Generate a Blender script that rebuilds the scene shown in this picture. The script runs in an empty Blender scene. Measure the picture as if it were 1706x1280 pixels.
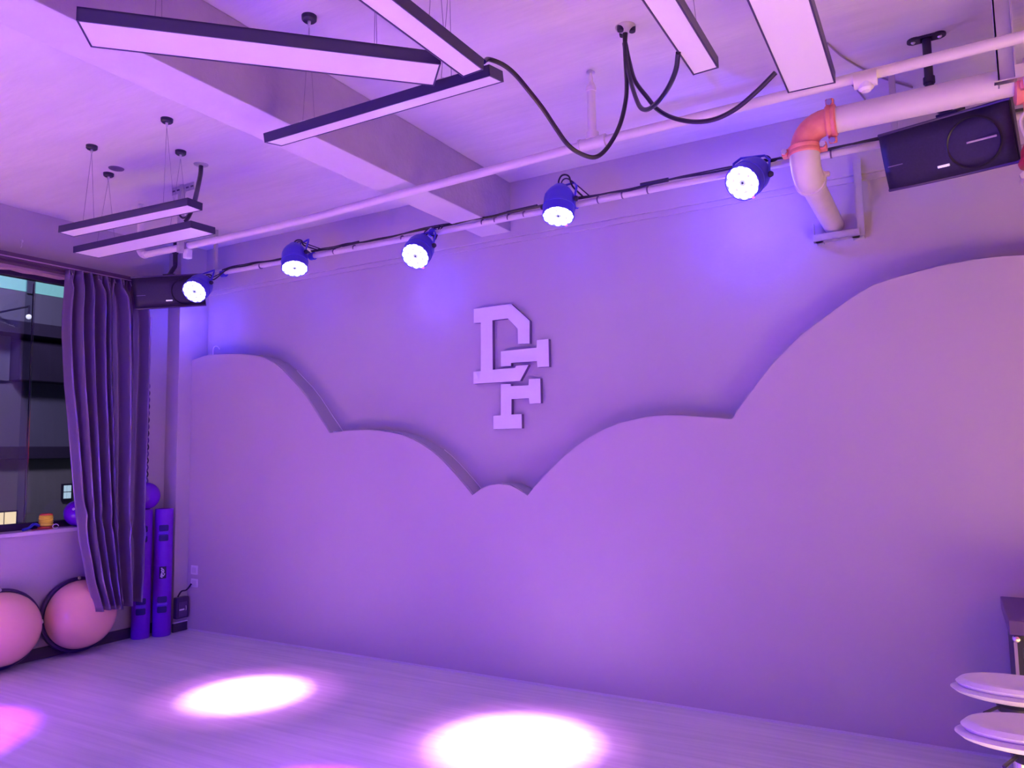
import bpy, bmesh, math, random
from mathutils import Vector, Matrix
random.seed(4)
S = bpy.context.scene
COL = S.collection
PI = math.pi

# ------------------------------------------------------------------ camera
F_PX, CX, CY, EYE = 1254.14, 853.0, 640.0, 1.5
M_RIGHT = Vector((0.8650057, 0.5014834, -0.0167179))
M_UP = Vector((0.0594965, -0.0694278, 0.9958112))
M_FWD = Vector((-0.4982221, 0.8623771, 0.0898920))
cam_d = bpy.data.cameras.new('camera')
cam = bpy.data.objects.new('camera', cam_d)
COL.objects.link(cam)
cam_d.sensor_width = 36.0
cam_d.lens = F_PX / 1706 * 36
cam_d.clip_start = 0.05
mw = Matrix.Identity(4)
for i in range(3):
    mw[i][0] = M_RIGHT[i]; mw[i][1] = M_UP[i]; mw[i][2] = -M_FWD[i]
mw[2][3] = EYE
cam.matrix_world = mw
S.camera = cam


def at(x, y, axis, val):
    """the world point on the plane axis=val that is seen at pixel x, y (1706 x 1280)"""
    d = M_RIGHT * ((x - CX) / F_PX) + M_UP * (-(y - CY) / F_PX) + M_FWD
    o = Vector((0, 0, EYE))
    t = (val - o[axis]) / d[axis]
    return o + d * t


# ------------------------------------------------------------------ world, exposure, room lights
w = bpy.data.worlds.new('night'); S.world = w; w.use_nodes = True
w.node_tree.nodes['Background'].inputs[0].default_value = (0.10, 0.13, 0.22, 1)
w.node_tree.nodes['Background'].inputs[1].default_value = 0.25
S.view_settings.view_transform = 'Standard'
S.view_settings.look = 'None'
S.view_settings.exposure = -0.06
S.view_settings.gamma = 1.0
S.view_settings.use_curve_mapping = False
S.cycles.sample_clamp_indirect = 0.0      # keep the full bounce of the floor pools


def light(name, kind, loc, energy, color, aim=None, **kw):
    d = bpy.data.lights.new(name, kind)
    d.energy = energy; d.color = color
    for k, v in kw.items(): setattr(d, k, v)
    o = bpy.data.objects.new(name, d); COL.objects.link(o)
    o.location = loc
    if aim is not None:
        o.rotation_euler = (Vector(aim) - Vector(loc)).to_track_quat('-Z', 'Y').to_euler()
    return o


# added unseen fill lights that colour the walls, behind the camera
light('fill_wash', 'AREA', (-3.0, -1.4, 0.8), 135, (0.02, 0.0, 1.0), (-2.6, 4.0, 1.8), shape='DISK', size=1.2)
light('fill_wash', 'AREA', (1.8, -1.2, 1.9), 14, (1.0, 0.03, 0.06), (1.0, 4.5, 1.9), shape='DISK', size=1.2)
# added unseen warm spots, their floor pools bounce fill (right, and near left)
light('warm_fill_spot', 'SPOT', (1.2, 1.3, 3.0), 4200, (1.0, 0.66, 0.19), (1.2, 1.5, 0), spot_size=math.radians(56), spot_blend=1.0, shadow_soft_size=0.0)
light('warm_fill_spot', 'SPOT', (-5.0, 0.3, 3.0), 4650, (1.0, 0.53, 0.07), (-5.0, 0.4, 0), spot_size=math.radians(50), spot_blend=1.0, shadow_soft_size=0.0)
light('facade_fill', 'AREA', (-7.6, 3.4, 4.2), 95, (0.72, 0.56, 1.0), (-9.6, 4.6, 1.2), shape='DISK', size=0.6)  # added fill that brightens the facade outside

# ------------------------------------------------------------------ materials
MATS = {}


def mat(name, color, rough=0.6, metal=0.0, emit=None, estr=0.0, noise=None, bump=None, spec=0.5, sheen=0.0, alpha=None, stretch=None, trans=None):
    """noise=(scale, amount, color2); bump=(scale, strength)"""
    if name in MATS: return MATS[name]
    m = bpy.data.materials.new(name); m.use_nodes = True
    nt = m.node_tree; b = nt.nodes['Principled BSDF']
    b.inputs['Base Color'].default_value = (*color, 1)
    b.inputs['Roughness'].default_value = rough
    b.inputs['Metallic'].default_value = metal
    b.inputs['Specular IOR Level'].default_value = spec
    if sheen: b.inputs['Sheen Weight'].default_value = sheen
    if trans: b.inputs['Transmission Weight'].default_value = trans
    if emit:
        b.inputs['Emission Color'].default_value = (*emit, 1)
        b.inputs['Emission Strength'].default_value = estr
    tc = nt.nodes.new('ShaderNodeTexCoord')
    mp = nt.nodes.new('ShaderNodeMapping')
    nt.links.new(tc.outputs['Object'], mp.inputs[0])
    if stretch: mp.inputs['Scale'].default_value = stretch
    if noise:
        n = nt.nodes.new('ShaderNodeTexNoise')
        n.inputs['Scale'].default_value = noise[0]; n.inputs['Detail'].default_value = 6; n.inputs['Roughness'].default_value = 0.6
        nt.links.new(mp.outputs[0], n.inputs['Vector'])
        r = nt.nodes.new('ShaderNodeValToRGB')
        r.color_ramp.elements[0].position = 0.5 - noise[1]; r.color_ramp.elements[1].position = 0.5 + noise[1]
        r.color_ramp.elements[0].color = (*color, 1); r.color_ramp.elements[1].color = (*noise[2], 1)
        nt.links.new(n.outputs['Fac'], r.inputs[0]); nt.links.new(r.outputs[0], b.inputs['Base Color'])
    if bump:
        n = nt.nodes.new('ShaderNodeTexNoise'); n.inputs['Scale'].default_value = bump[0]; n.inputs['Detail'].default_value = 5
        nt.links.new(mp.outputs[0], n.inputs['Vector'])
        bp = nt.nodes.new('ShaderNodeBump'); bp.inputs['Strength'].default_value = bump[1]; bp.inputs['Distance'].default_value = 0.02
        nt.links.new(n.outputs['Fac'], bp.inputs['Height']); nt.links.new(bp.outputs[0], b.inputs['Normal'])
    MATS[name] = m
    return m


wall_paint = mat('wall_paint', (0.51, 0.455, 0.50), 0.75, noise=(3.0, 0.3, (0.54, 0.485, 0.525)), bump=(60, 0.05))
ceil_paint = mat('ceiling_plaster', (0.66, 0.62, 0.66), 0.8, noise=(1.6, 0.22, (0.76, 0.72, 0.745)), bump=(2.2, 0.7), stretch=(0.5, 2.2, 1))
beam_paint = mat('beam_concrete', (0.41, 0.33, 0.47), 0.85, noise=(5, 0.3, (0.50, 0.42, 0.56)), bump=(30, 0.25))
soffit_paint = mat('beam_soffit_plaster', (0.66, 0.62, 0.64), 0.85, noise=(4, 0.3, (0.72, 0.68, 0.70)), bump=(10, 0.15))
floor_mat = mat('floor_laminate', (0.65, 0.65, 0.67), 0.42, noise=(3.4, 0.2, (0.82, 0.81, 0.83)), bump=(40, 0.05), stretch=(0.30, 8, 1))
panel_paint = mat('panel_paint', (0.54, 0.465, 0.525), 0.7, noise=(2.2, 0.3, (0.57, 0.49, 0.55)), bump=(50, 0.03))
dark_trim = mat('dark_baseboard', (0.06, 0.05, 0.09), 0.5)
white_pipe = mat('white_pipe', (0.80, 0.74, 0.74), 0.4, noise=(8, 0.3, (0.72, 0.66, 0.68)))
coral = mat('coral_fitting', (0.95, 0.34, 0.28), 0.38, noise=(20, 0.2, (0.86, 0.25, 0.22)), bump=(30, 0.15))
steel = mat('steel', (0.75, 0.73, 0.75), 0.28, metal=1.0)
galv = mat('galvanised', (0.60, 0.58, 0.60), 0.45, metal=0.3, noise=(12, 0.3, (0.48, 0.46, 0.5)))
black = mat('black_plastic', (0.022, 0.018, 0.05), 0.4)
blackm = mat('black_rubber_cable', (0.02, 0.015, 0.04), 0.35)
housing_m = mat('lamp_aluminium_black', (0.045, 0.035, 0.10), 0.35)
diffuser_m = mat('opal_diffuser', (0.86, 0.82, 0.84), 0.35, emit=(1, 0.93, 0.98), estr=0.02)
can_m = mat('par_can_bloom_blue', (0.07, 0.05, 0.60), 0.35)  # blue bloom of the lamps painted into the can colour
led_m = mat('led_lens_glow', (0.9, 0.9, 1.0), 0.3, emit=(1.0, 0.97, 1.0), estr=9)
red_led = mat('red_led', (0.9, 0.1, 0.3), 0.3, emit=(1.0, 0.10, 0.55), estr=3)
letter_m = mat('letter_foam', (0.86, 0.84, 0.87), 0.5)
letter_side = mat('letter_side', (0.16, 0.10, 0.26), 0.6)
curtain_m = mat('curtain_satin', (0.25, 0.19, 0.35), 0.40, metal=0.5, bump=(120, 0.04), spec=0.8)
roller_m = mat('roller_foam', (0.17, 0.006, 0.58), 0.5, noise=(30, 0.3, (0.20, 0.012, 0.64)))
slot_m = mat('roller_slot', (0.02, 0.008, 0.16), 0.6)
ball_m = mat('ball_purple', (0.18, 0.006, 0.60), 0.18)
pink_m = mat('pink_dome', (1.0, 0.58, 0.42), 0.25)
pinkplat = mat('platform_plastic', (0.05, 0.02, 0.10), 0.4)
plum = mat('plum_laminate', (0.12, 0.05, 0.20), 0.4)
seat_m = mat('white_leather', (0.80, 0.77, 0.82), 0.3)
white_pl = mat('white_plastic', (0.85, 0.82, 0.86), 0.35)
grille_m = mat('speaker_grille', (0.015, 0.011, 0.04), 0.55, noise=(90, 0.2, (0.025, 0.017, 0.06)))
amber = mat('amber_plastic', (1.0, 0.95, 0.07), 0.4)
blue_m = mat('blue_hose', (0.04, 0.06, 0.55), 0.4)
concrete = mat('outside_concrete', (0.24, 0.24, 0.22), 0.9, noise=(1.2, 0.25, (0.34, 0.34, 0.31)))
dark_out = mat('outside_dark', (0.035, 0.025, 0.06), 0.9, noise=(0.8, 0.3, (0.06, 0.045, 0.09)))
slab_out = mat('outside_slab', (0.17, 0.17, 0.23), 0.9, noise=(0.7, 0.3, (0.22, 0.22, 0.28)))
green_glow = mat('green_light_strip', (0.3, 0.7, 0.6), 0.5, emit=(0.22, 0.62, 0.50), estr=0.65)
lit_win = mat('lit_window', (0.7, 0.8, 0.8), 0.5, emit=(0.50, 0.72, 0.78), estr=1.0)
lit_sign = mat('lit_sign', (0.9, 0.8, 0.5), 0.5, emit=(1.0, 0.75, 0.40), estr=1.3, noise=(3.5, 0.12, (0.6, 0.55, 0.3)))
frame_dark = mat('window_frame_dark', (0.03, 0.02, 0.06), 0.5)
lintel_m = mat('rough_lintel', (0.52, 0.36, 0.40), 0.9, noise=(9, 0.25, (0.40, 0.27, 0.32)), bump=(16, 0.5))
glass_m = bpy.data.materials.new('window_glass'); glass_m.use_nodes = True
_nt = glass_m.node_tree; _nt.nodes.clear()
_o = _nt.nodes.new('ShaderNodeOutputMaterial'); _mx = _nt.nodes.new('ShaderNodeMixShader')
_t = _nt.nodes.new('ShaderNodeBsdfTransparent'); _t.inputs[0].default_value = (0.82, 0.84, 0.88, 1)
_g = _nt.nodes.new('ShaderNodeBsdfGlossy'); _g.inputs['Roughness'].default_value = 0.04
_f = _nt.nodes.new('ShaderNodeFresnel'); _f.inputs[0].default_value = 1.55
_nt.links.new(_f.outputs[0], _mx.inputs[0]); _nt.links.new(_t.outputs[0], _mx.inputs[1]); _nt.links.new(_g.outputs[0], _mx.inputs[2])
_nt.links.new(_mx.outputs[0], _o.inputs[0])

# ------------------------------------------------------------------ mesh helpers
ORG = {}


class MB:
    def __init__(s):
        s.v = []; s.f = []; s.m = []; s.cur = 0

    def add(s, vs, fs):
        n = len(s.v); s.v += [Vector(v) for v in vs]
        for f in fs: s.f.append([n + i for i in f]); s.m.append(s.cur)
        return s

    def frame(s, c, size, X=(1, 0, 0), Y=(0, 1, 0), Z=(0, 0, 1)):
        c = Vector(c); X = Vector(X); Y = Vector(Y); Z = Vector(Z)
        vs = [c + X * (size[0] / 2 * a) + Y * (size[1] / 2 * b) + Z * (size[2] / 2 * d) for d in (-1, 1) for b in (-1, 1) for a in (-1, 1)]
        return s.add(vs, [(0, 2, 3, 1), (4, 5, 7, 6), (0, 1, 5, 4), (2, 6, 7, 3), (0, 4, 6, 2), (1, 3, 7, 5)])

    def box(s, a, b):
        c = [(a[i] + b[i]) / 2 for i in range(3)]
        return s.frame(c, [abs(b[i] - a[i]) for i in range(3)])

    def tube(s, pts, r, n=12, cap=True, radii=None):
        pts = [Vector(p) for p in pts]
        base = len(s.v); rings = []
        up = None
        for i, p in enumerate(pts):
            t = (pts[min(i + 1, len(pts) - 1)] - pts[max(i - 1, 0)]).normalized()
            if up is None:
                up = Vector((0, 0, 1)) if abs(t.z) < 0.9 else Vector((1, 0, 0))
            a = t.cross(up).normalized(); b = t.cross(a).normalized(); up = -b if False else up
            # keep the frame steady along the path
            if rings:
                a = (pa - t * pa.dot(t)).normalized(); b = t.cross(a).normalized()
            pa = a
            rr = radii[i] if radii else r
            rings.append([p + a * (math.cos(2 * PI * k / n) * rr) + b * (math.sin(2 * PI * k / n) * rr) for k in range(n)])
        vs = [q for R in rings for q in R]; fs = []
        for i in range(len(rings) - 1):
            for k in range(n):
                fs.append((i * n + k, i * n + (k + 1) % n, (i + 1) * n + (k + 1) % n, (i + 1) * n + k))
        if cap:
            fs.append(tuple(range(n - 1, -1, -1))); fs.append(tuple((len(rings) - 1) * n + k for k in range(n)))
        return s.add(vs, fs)

    def lathe(s, prof, c, axis=(0, 0, 1), n=32, cap=True, sx=1, sy=1):
        """prof: list of (radius, height along axis)"""
        c = Vector(c); Z = Vector(axis).normalized()
        X = Z.orthogonal().normalized() if abs(Z.z) < 0.999 else Vector((1, 0, 0)); Y = Z.cross(X)
        vs = []; fs = []
        for r, h in prof:
            for k in range(n):
                a = 2 * PI * k / n
                vs.append(c + Z * h + X * (r * math.cos(a) * sx) + Y * (r * math.sin(a) * sy))
        for i in range(len(prof) - 1):
            for k in range(n):
                fs.append((i * n + k, i * n + (k + 1) % n, (i + 1) * n + (k + 1) % n, (i + 1) * n + k))
        if cap:
            if prof[0][0] > 1e-4: fs.append(tuple(range(n - 1, -1, -1)))
            if prof[-1][0] > 1e-4: fs.append(tuple((len(prof) - 1) * n + k for k in range(n)))
        return s.add(vs, fs)

    def prism(s, poly, d):
        """poly: world points (coplanar), extruded by vector d; side faces get material index 1"""
        d = Vector(d); n = len(poly)
        vs = [Vector(p) for p in poly] + [Vector(p) + d for p in poly]
        s.add(vs, [tuple(range(n)), tuple(range(2 * n - 1, n - 1, -1))])
        k = len(s.v) - 2 * n
        for i in range(n):
            j = (i + 1) % n
            s.f.append([k + i, k + n + i, k + n + j, k + j]); s.m.append(1)
        return s

    def build(s, name, m, parent=None, smooth=False, bevel=0.0, seg=2, origin=None, fix=True, flat_m=False):
        lo = [min(v[i] for v in s.v) for i in range(3)]; hi = [max(v[i] for v in s.v) for i in range(3)]
        O = Vector(origin) if origin is not None else Vector(((lo[0] + hi[0]) / 2, (lo[1] + hi[1]) / 2, lo[2]))
        me = bpy.data.meshes.new(name)
        me.from_pydata([v - O for v in s.v], [], s.f)
        ms = m if isinstance(m, (list, tuple)) else [m]
        for q in ms: me.materials.append(q)
        for p, i in zip(me.polygons, s.m): p.material_index = min(i, len(ms) - 1)
        if fix:
            bm = bmesh.new(); bm.from_mesh(me)
            bmesh.ops.remove_doubles(bm, verts=bm.verts, dist=1e-5)
            bmesh.ops.recalc_face_normals(bm, faces=bm.faces); bm.to_mesh(me); bm.free()
        if smooth:
            for p in me.polygons: p.use_smooth = True
            try: me.set_sharp_from_angle(angle=math.radians(38))
            except Exception: pass
        o = bpy.data.objects.new(name, me); COL.objects.link(o)
        if parent is not None:
            o.parent = parent; o.location = O - ORG[parent.name]
        else:
            o.location = O
        ORG[o.name] = O
        if bevel:
            b = o.modifiers.new('bevel', 'BEVEL'); b.width = bevel; b.segments = seg; b.limit_method = 'ANGLE'; b.angle_limit = math.radians(40)
        return o


def tag(o, label=None, cat=None, group=None, kind=None):
    if label: o['label'] = label
    if cat: o['category'] = cat
    if group: o['group'] = group
    if kind: o['kind'] = kind
    return o


def thing(name, loc, label, cat, group=None):
    o = bpy.data.objects.new(name, None); COL.objects.link(o); o.location = loc
    o.empty_display_size = 0.1; ORG[o.name] = Vector(loc)
    return tag(o, label, cat, group)


def smoothpath(pts, n=6):
    """Catmull-Rom through the points"""
    P = [Vector(p) for p in pts]; P = [P[0] * 2 - P[1]] + P + [P[-1] * 2 - P[-2]]
    out = []
    for i in range(1, len(P) - 2):
        for k in range(n):
            t = k / n; a, b, c, d = P[i - 1:i + 3]
            out.append(0.5 * ((2 * b) + (c - a) * t + (2 * a - 5 * b + 4 * c - d) * t * t + (3 * b - a - 3 * c + d) * t ** 3))
    out.append(P[-2]); return out


# ------------------------------------------------------------------ room shell
CEIL = 3.42; BACK = 4.57; FRONT = 4.405; LEFT = -6.05; COLX = -5.88; RIGHT = 2.9; REAR = -3.2
SILL = 0.965; WTOP = 3.0
tag(MB().box((-6.3, REAR - .2, -0.1), (RIGHT + .2, BACK + .2, 0)).build('floor', floor_mat), 'pale grey wood grain laminate floor lit by two bright pools', kind='structure')
tag(MB().box((-6.3, REAR - .2, CEIL), (RIGHT + .2, BACK + .2, CEIL + .15)).build('ceiling', ceil_paint), kind='structure')
tag(MB().box((-6.3, BACK, 0), (RIGHT + .2, BACK + .15, CEIL)).build('wall_back', wall_paint), kind='structure')
tag(MB().box((RIGHT, REAR, 0), (RIGHT + .15, BACK, CEIL)).build('wall_right', wall_paint), kind='structure')
tag(MB().box((-6.3, REAR - .15, 0), (RIGHT + .15, REAR, CEIL)).build('wall_rear', wall_paint), kind='structure')
WY0, WY1 = -1.5, 4.0
wl = MB()
wl.box((LEFT - .25, REAR, 0), (LEFT, BACK, SILL - .03))
wl.box((LEFT - .25, REAR, WTOP + .02), (LEFT, BACK, CEIL))
wl.box((LEFT - .25, WY1, SILL - .03), (LEFT, BACK, WTOP + .02))
wl.box((LEFT - .25, REAR, SILL - .03), (LEFT, WY0, WTOP + .02))
tag(wl.build('wall_left', wall_paint), kind='structure')
# corner pier between the curtain and the cloud panel
tag(MB().box((LEFT, 4.27, 0), (COLX, BACK, CEIL)).build('trim_1', wall_paint, bevel=0.004), 'painted corner pier beside the cloud panel', kind='structure')
# ceiling beams
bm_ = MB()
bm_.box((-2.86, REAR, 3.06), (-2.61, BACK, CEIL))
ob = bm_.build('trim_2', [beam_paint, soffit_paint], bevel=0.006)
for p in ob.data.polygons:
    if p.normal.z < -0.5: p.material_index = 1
tag(ob, 'concrete ceiling beam with pale soffit running to the back wall', kind='structure')
# shallow ring beam at the top of the back wall
tag(MB().box((COLX, BACK - .035, 3.02), (RIGHT, BACK, CEIL)).build('trim_3', wall_paint, bevel=0.003), 'shallow beam along the top of the back wall', kind='structure')
tag(MB().box((COLX, BACK - .018, 2.985), (RIGHT, BACK, 3.02)).build('trim_4', wall_paint, bevel=0.003), 'thin ledge under the back wall beam', kind='structure')
# baseboards
tag(MB().box((LEFT, REAR, 0), (LEFT + .015, 4.27, 0.085)).build('baseboard_left', dark_trim, bevel=0.003), kind='structure')
tag(MB().box((COLX, 4.262, 0), (COLX + .014, FRONT - .002, 0.075)).build('baseboard_pier', dark_trim, bevel=0.003), kind='structure')
tag(MB().box((COLX, 4.262, 0.075), (COLX + .018, FRONT - .002, 0.083)).build('trim_5', white_pl), 'thin pale cap strip over the dark pier baseboard', kind='structure')

# ------------------------------------------------------------------ window
lo = MB()
n = 60; top = []; bot = []
for i in range(n + 1):
    y = WY0 + (WY1 - WY0) * i / n
    bot.append((LEFT - .12, y, 2.955 + random.uniform(-.014, .014)))
    top.append((LEFT - .12, y, WTOP + .02))
lo.prism(bot + top[::-1], (0.11, 0, 0))
tag(lo.build('trim_6', lintel_m), 'rough unfinished lintel strip above the window glass', kind='structure')
win = tag(MB().box((-6.27, WY0, SILL - .02), (-6.19, WY1, SILL + .05)).box((-6.27, WY0, 2.925), (-6.19, WY1, 3.02))
          .box((-6.27, WY1 - .05, SILL), (-6.19, WY1, 2.93)).box((-6.27, WY0, SILL), (-6.19, WY0 + .05, 2.93)).build('window_1', frame_dark, bevel=0.003), 'dark framed window onto the night street', kind='structure')
ym = at(50, 700, 0, -6.22).y
MB().box((-6.225, WY0 + .05, SILL + .05), (-6.219, ym, 2.93)).build('pane', glass_m, win)
MB().box((-6.245, ym - .06, SILL + .05), (-6.239, WY1 - .05, 2.93)).build('pane', glass_m, win)
MB().box((-6.246, ym - .006, SILL + .05), (-6.238, ym, 2.90)).build('pane_edge', slab_out, win)
tag(MB().box((-6.20, WY0, SILL - .03), (LEFT + .03, WY1, SILL)).build('trim_7', mat('sill_board', (0.66, 0.60, 0.66), 0.45), bevel=0.006), 'painted window sill board', kind='structure')

# outside: building across the street and canopy with a green light strip
OX = -9.5
nb = thing('neighbouring_building', (OX - 1, 4.8, 0), 'dim concrete building seen through the window glass at night', 'building')
yA, yB = 1.5, 8.5
MB().box((OX - 2, yA, -1.0), (OX, yB, 1.51)).build('wall', concrete, nb)
MB().box((OX - 2, yA, 1.51), (OX + .10, yB, 1.66)).build('ledge', dark_out, nb, bevel=0.01)
MB().box((OX - 2, yA, 1.66), (OX - .35, yB, 2.46)).build('recessed_wall', slab_out, nb)
MB().box((OX - 2, 4.82, 2.46), (OX - .10, 6.5, 2.95)).build('dark_bay', dark_out, nb, bevel=0.01)
MB().box((OX - 2, yA, 2.46), (OX - .30, 4.80, 3.00)).build('upper_wall', slab_out, nb)
MB().box((OX - 2, yA, 3.0), (OX + .02, yB, 3.15)).build('fascia', dark_out, nb)
MB().box((OX - 2, yA, 3.15), (OX - .02, yB, 3.52)).build('upper_slab', slab_out, nb)
MB().box((OX - 2, yA, 3.52), (OX - .01, yB, 3.78)).build('green_strip', green_glow, nb)
MB().box((OX - 2, yA, 3.78), (OX + .1, yB, 5.2)).build('top_wall', dark_out, nb)
for k in range(5):
    MB().box((OX - .01, 4.85 + k * .62 - .04, 3.50), (OX + .02, 4.85 + k * .62 + .04, 3.80)).build('bracket', slab_out, nb)
wn = MB().box((OX, 5.30, 1.00), (OX + .03, 5.42, 1.20)).build('window', frame_dark, nb)
for a, b in ((5.315, 5.35), (5.355, 5.405)):
    for z0, z1 in ((1.02, 1.095), (1.105, 1.18)):
        MB().box((OX + .031, a, z0), (OX + .036, b, z1)).build('pane', lit_win, wn)
sg = MB().box((OX, 4.35, .74), (OX + .06, 4.78, .92)).build('light_box', frame_dark, nb)
for a in range(3):
    MB().box((OX + .06, 4.37 + a * .135, .755), (OX + .07, 4.49 + a * .135, .905)).build('lit_panel', lit_sign, sg)
lo_ = MB().lathe([(0.0, -.05), (.04, -.03), (.05, 0), (.04, .03), (0, .05)], at(48, 528, 0, -8.8), n=12)
sl = thing('outside_lamp', at(48, 528, 0, -8.8) + Vector((0, 0, .2)), 'small round white lamp glowing outside the upper window glass', 'lamp')
MB().tube([at(48, 528, 0, -8.8) + Vector((-.7, 0, .12)), at(48, 528, 0, -8.8) + Vector((0, 0, .12)), at(48, 528, 0, -8.8) + Vector((0, 0, .03))], .012, 8).build('arm', dark_out, sl)
MB().lathe([(0.0, -.03), (.022, -.02), (.03, 0), (.022, .02), (0, .03)], at(48, 528, 0, -8.8), n=12).build('bulb', mat('bulb_glow', (1, 1, 1), .4, emit=(1, .95, 1), estr=1.5), sl, smooth=True)

# ------------------------------------------------------------------ curtain rail and curtain
rail = thing('curtain_rail', (-5.93, 2.0, 2.99), 'dark curtain rail running above the window on the left', 'curtain rail')
MB().box((-5.965, -1.6, 2.985), (-5.90, 4.24, 3.03)).build('track', mat('rail_brown', (0.10, 0.05, 0.10), 0.45), rail, bevel=0.004)
MB().box((-5.897, -1.6, 2.99), (-5.89, 4.24, 2.997)).build('lip', mat('rail_lip', (0.42, 0.28, 0.36), 0.45), rail)
MB().box((LEFT, -1.6, 2.97), (-5.965, 4.24, 3.035)).build('pelmet', mat('rail_brown', (0.1, 0.05, 0.1)), rail)

def lerp_tab(tab, z, col=1):
    tab = sorted(tab)
    if z <= tab[0][0]: return tab[0][col]
    for p, q in zip(tab, tab[1:]):
        if z <= q[0]: return p[col] + (q[col] - p[col]) * (z - p[0]) / (q[0] - p[0])
    return tab[-1][col]

CXP = -5.89
def ctab(rows): return [(p.z, p.y, X) for p, X in ((at(x, y, 0, X), X) for x, y, X in rows)]
Ltab = ctab([(115, 452, -5.89), (109, 520, -5.89), (108, 560, -5.89), (112, 640, -5.89), (118, 700, -5.89), (128, 820, -5.89), (137, 900, -5.85), (150, 970, -5.75), (165, 1020, -5.68)])
Rtab = ctab([(238, 468, -5.89), (247, 530, -5.89), (248, 600, -5.89), (244, 720, -5.89), (238, 850, -5.88), (236, 950, -5.81), (231, 1010, -5.76)])
ridges = [(.05, .024, .7), (.15, .021, 1.0), (.265, .022, 1.0), (.40, .023, 1.0), (.475, .016, .9), (.535, .010, .5), (.69, .027, 1.0), (.80, .012, .3), (.955, .026, .9)]
cu = thing('curtain', (CXP, 3.65, 0.28), 'heavy satin blackout curtain gathered in deep folds beside the window', 'curtain')
NU, NV = 230, 70
g = MB(); vs = []
ztop = 2.985
for j in range(NV + 1):
    v = j / NV
    for i in range(NU + 1):
        u = i / NU
        zb = 0.335 + 0.012 * math.sin(u * 9)
        z = ztop + (zb - ztop) * v
        y0 = lerp_tab(Ltab, z); y1 = lerp_tab(Rtab, z)
        um = u + 0.006 * math.sin(v * 7 + u * 12) + 0.010 * math.sin(v * 3.1 + u * 5) * (1 - v * .3)
        x = 0
        for c, s_, a in ridges:
            x += a * math.exp(-((um - c) / s_) ** 2)
        head = max(0, 1 - v / .055)
        x = x * (1 - .55 * head) + head * 0.30 * math.sin(u * 2 * PI * 17)
        # creases of the kicked-out lower part
        x += 0.25 * max(0, 1 - abs(v - (.72 + .08 * u)) / .03) * math.sin(u * 40)
        y = y0 + (y1 - y0) * u
        bx = lerp_tab(Ltab, z, 2) * (1 - u) + lerp_tab(Rtab, z, 2) * u
        vs.append((bx - .05 + 0.125 * x, y, z))
fs = [(j * (NU + 1) + i, j * (NU + 1) + i + 1, (j + 1) * (NU + 1) + i + 1, (j + 1) * (NU + 1) + i) for j in range(NV) for i in range(NU)]
g.add(vs, fs)
c_ = g.build('curtain_panel', curtain_m, cu, smooth=True, fix=False)
for p in c_.data.polygons: p.use_smooth = True
sd = c_.modifiers.new('thick', 'SOLIDIFY'); sd.thickness = 0.003
hk = []
for k in range(9):
    y = lerp_tab(Ltab, 2.96) + (lerp_tab(Rtab, 2.96) - lerp_tab(Ltab, 2.96)) * (k + .4) / 9
    MB().tube([(CXP - .02, y, 2.988), (CXP - .01, y, 2.965), (CXP + .005, y, 2.945)], .004, 6).build('curtain_hook', steel, cu)
hem = MB(); 
# pale narrow inner curtain strip next to the pier
st = MB(); vs = []; nu = 16; nv = 30
for j in range(nv + 1):
    z = 2.72 + (1.5 - 2.72) * j / nv
    ya = at(246, 520, 0, -5.93).y; yb = at(256, 520, 0, -5.93).y
    for i in range(nu + 1):
        u = i / nu
        vs.append((-5.94 + .012 * math.sin(u * 12), ya + (yb - ya) * u * (1 - .6 * j / nv), z))
st.add(vs, [(j * (nu + 1) + i, j * (nu + 1) + i + 1, (j + 1) * (nu + 1) + i + 1, (j + 1) * (nu + 1) + i) for j in range(nv) for i in range(nu)])
tag(st.build('sheer_strip', mat('sheer', (0.55, 0.45, 0.62), 0.6), smooth=True, fix=False), 'narrow pale sheer strip hanging just right of the satin curtain', 'curtain')

# hanging braided cord between curtain and pier
hc = thing('hanging_rope', at(246, 800, 0, -5.86), 'dark twisted rope hanging beside the curtain above the purple rollers', 'rope')
for ph in (0, PI):
    pts = []
    for k in range(90):
        t = k / 89
        p = at(247.5 - 3.5 * t, 640 + 165 * t, 0, -5.87)
        a = t * 46 + ph
        pts.append(p + Vector((0.008 * math.cos(a), 0.010 * math.sin(a), 0)))
    MB().tube(pts, .006, 6).build('strand', blackm if ph else mat('rope_violet', (0.12, 0.06, 0.28), 0.5), hc, smooth=True)
p0 = at(247.5, 640, 0, -5.87)
MB().tube([p0, at(248.5, 575, 0, -5.90), at(249, 520, 0, -5.93)], .0035, 6).build('string', mat('pale_string', (0.7, 0.6, 0.75), .6), hc, smooth=True)

# ------------------------------------------------------------------ cloud shaped wall panel
prof_px = [(323, 600), (338, 594), (353, 591), (378, 590), (402, 590), (423, 592), (441, 597), (458, 606), (471, 617), (483, 630), (498, 646), (511, 663), (522, 680), (532, 696), (541, 709), (549, 721.5),
           (565.5, 720), (585, 718), (609.5, 716.6), (632, 718), (652, 721), (670, 725), (687, 732), (703, 741), (719, 752), (731, 762), (743, 774), (756, 788), (768, 802), (778, 814), (787, 825.5),
           (801, 815.4), (817, 809), (831, 806.6), (849, 809), (863, 816), (879, 826),
           (889, 813), (901, 800), (925, 775), (940, 760), (957, 746), (974, 734), (992, 723), (1010, 714), (1031, 706), (1052, 700), (1080, 694), (1108, 692), (1140, 692.8), (1181, 696), (1219, 699),
           (1232, 680), (1245, 662), (1261, 640), (1285, 609.6), (1305.5, 587.5), (1333.6, 559), (1366, 535), (1398, 511), (1426, 492), (1454, 475.7), (1486, 465), (1527, 453), (1575, 441.5), (1623, 432.7), (1671, 427), (1703, 425.5)]
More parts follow.
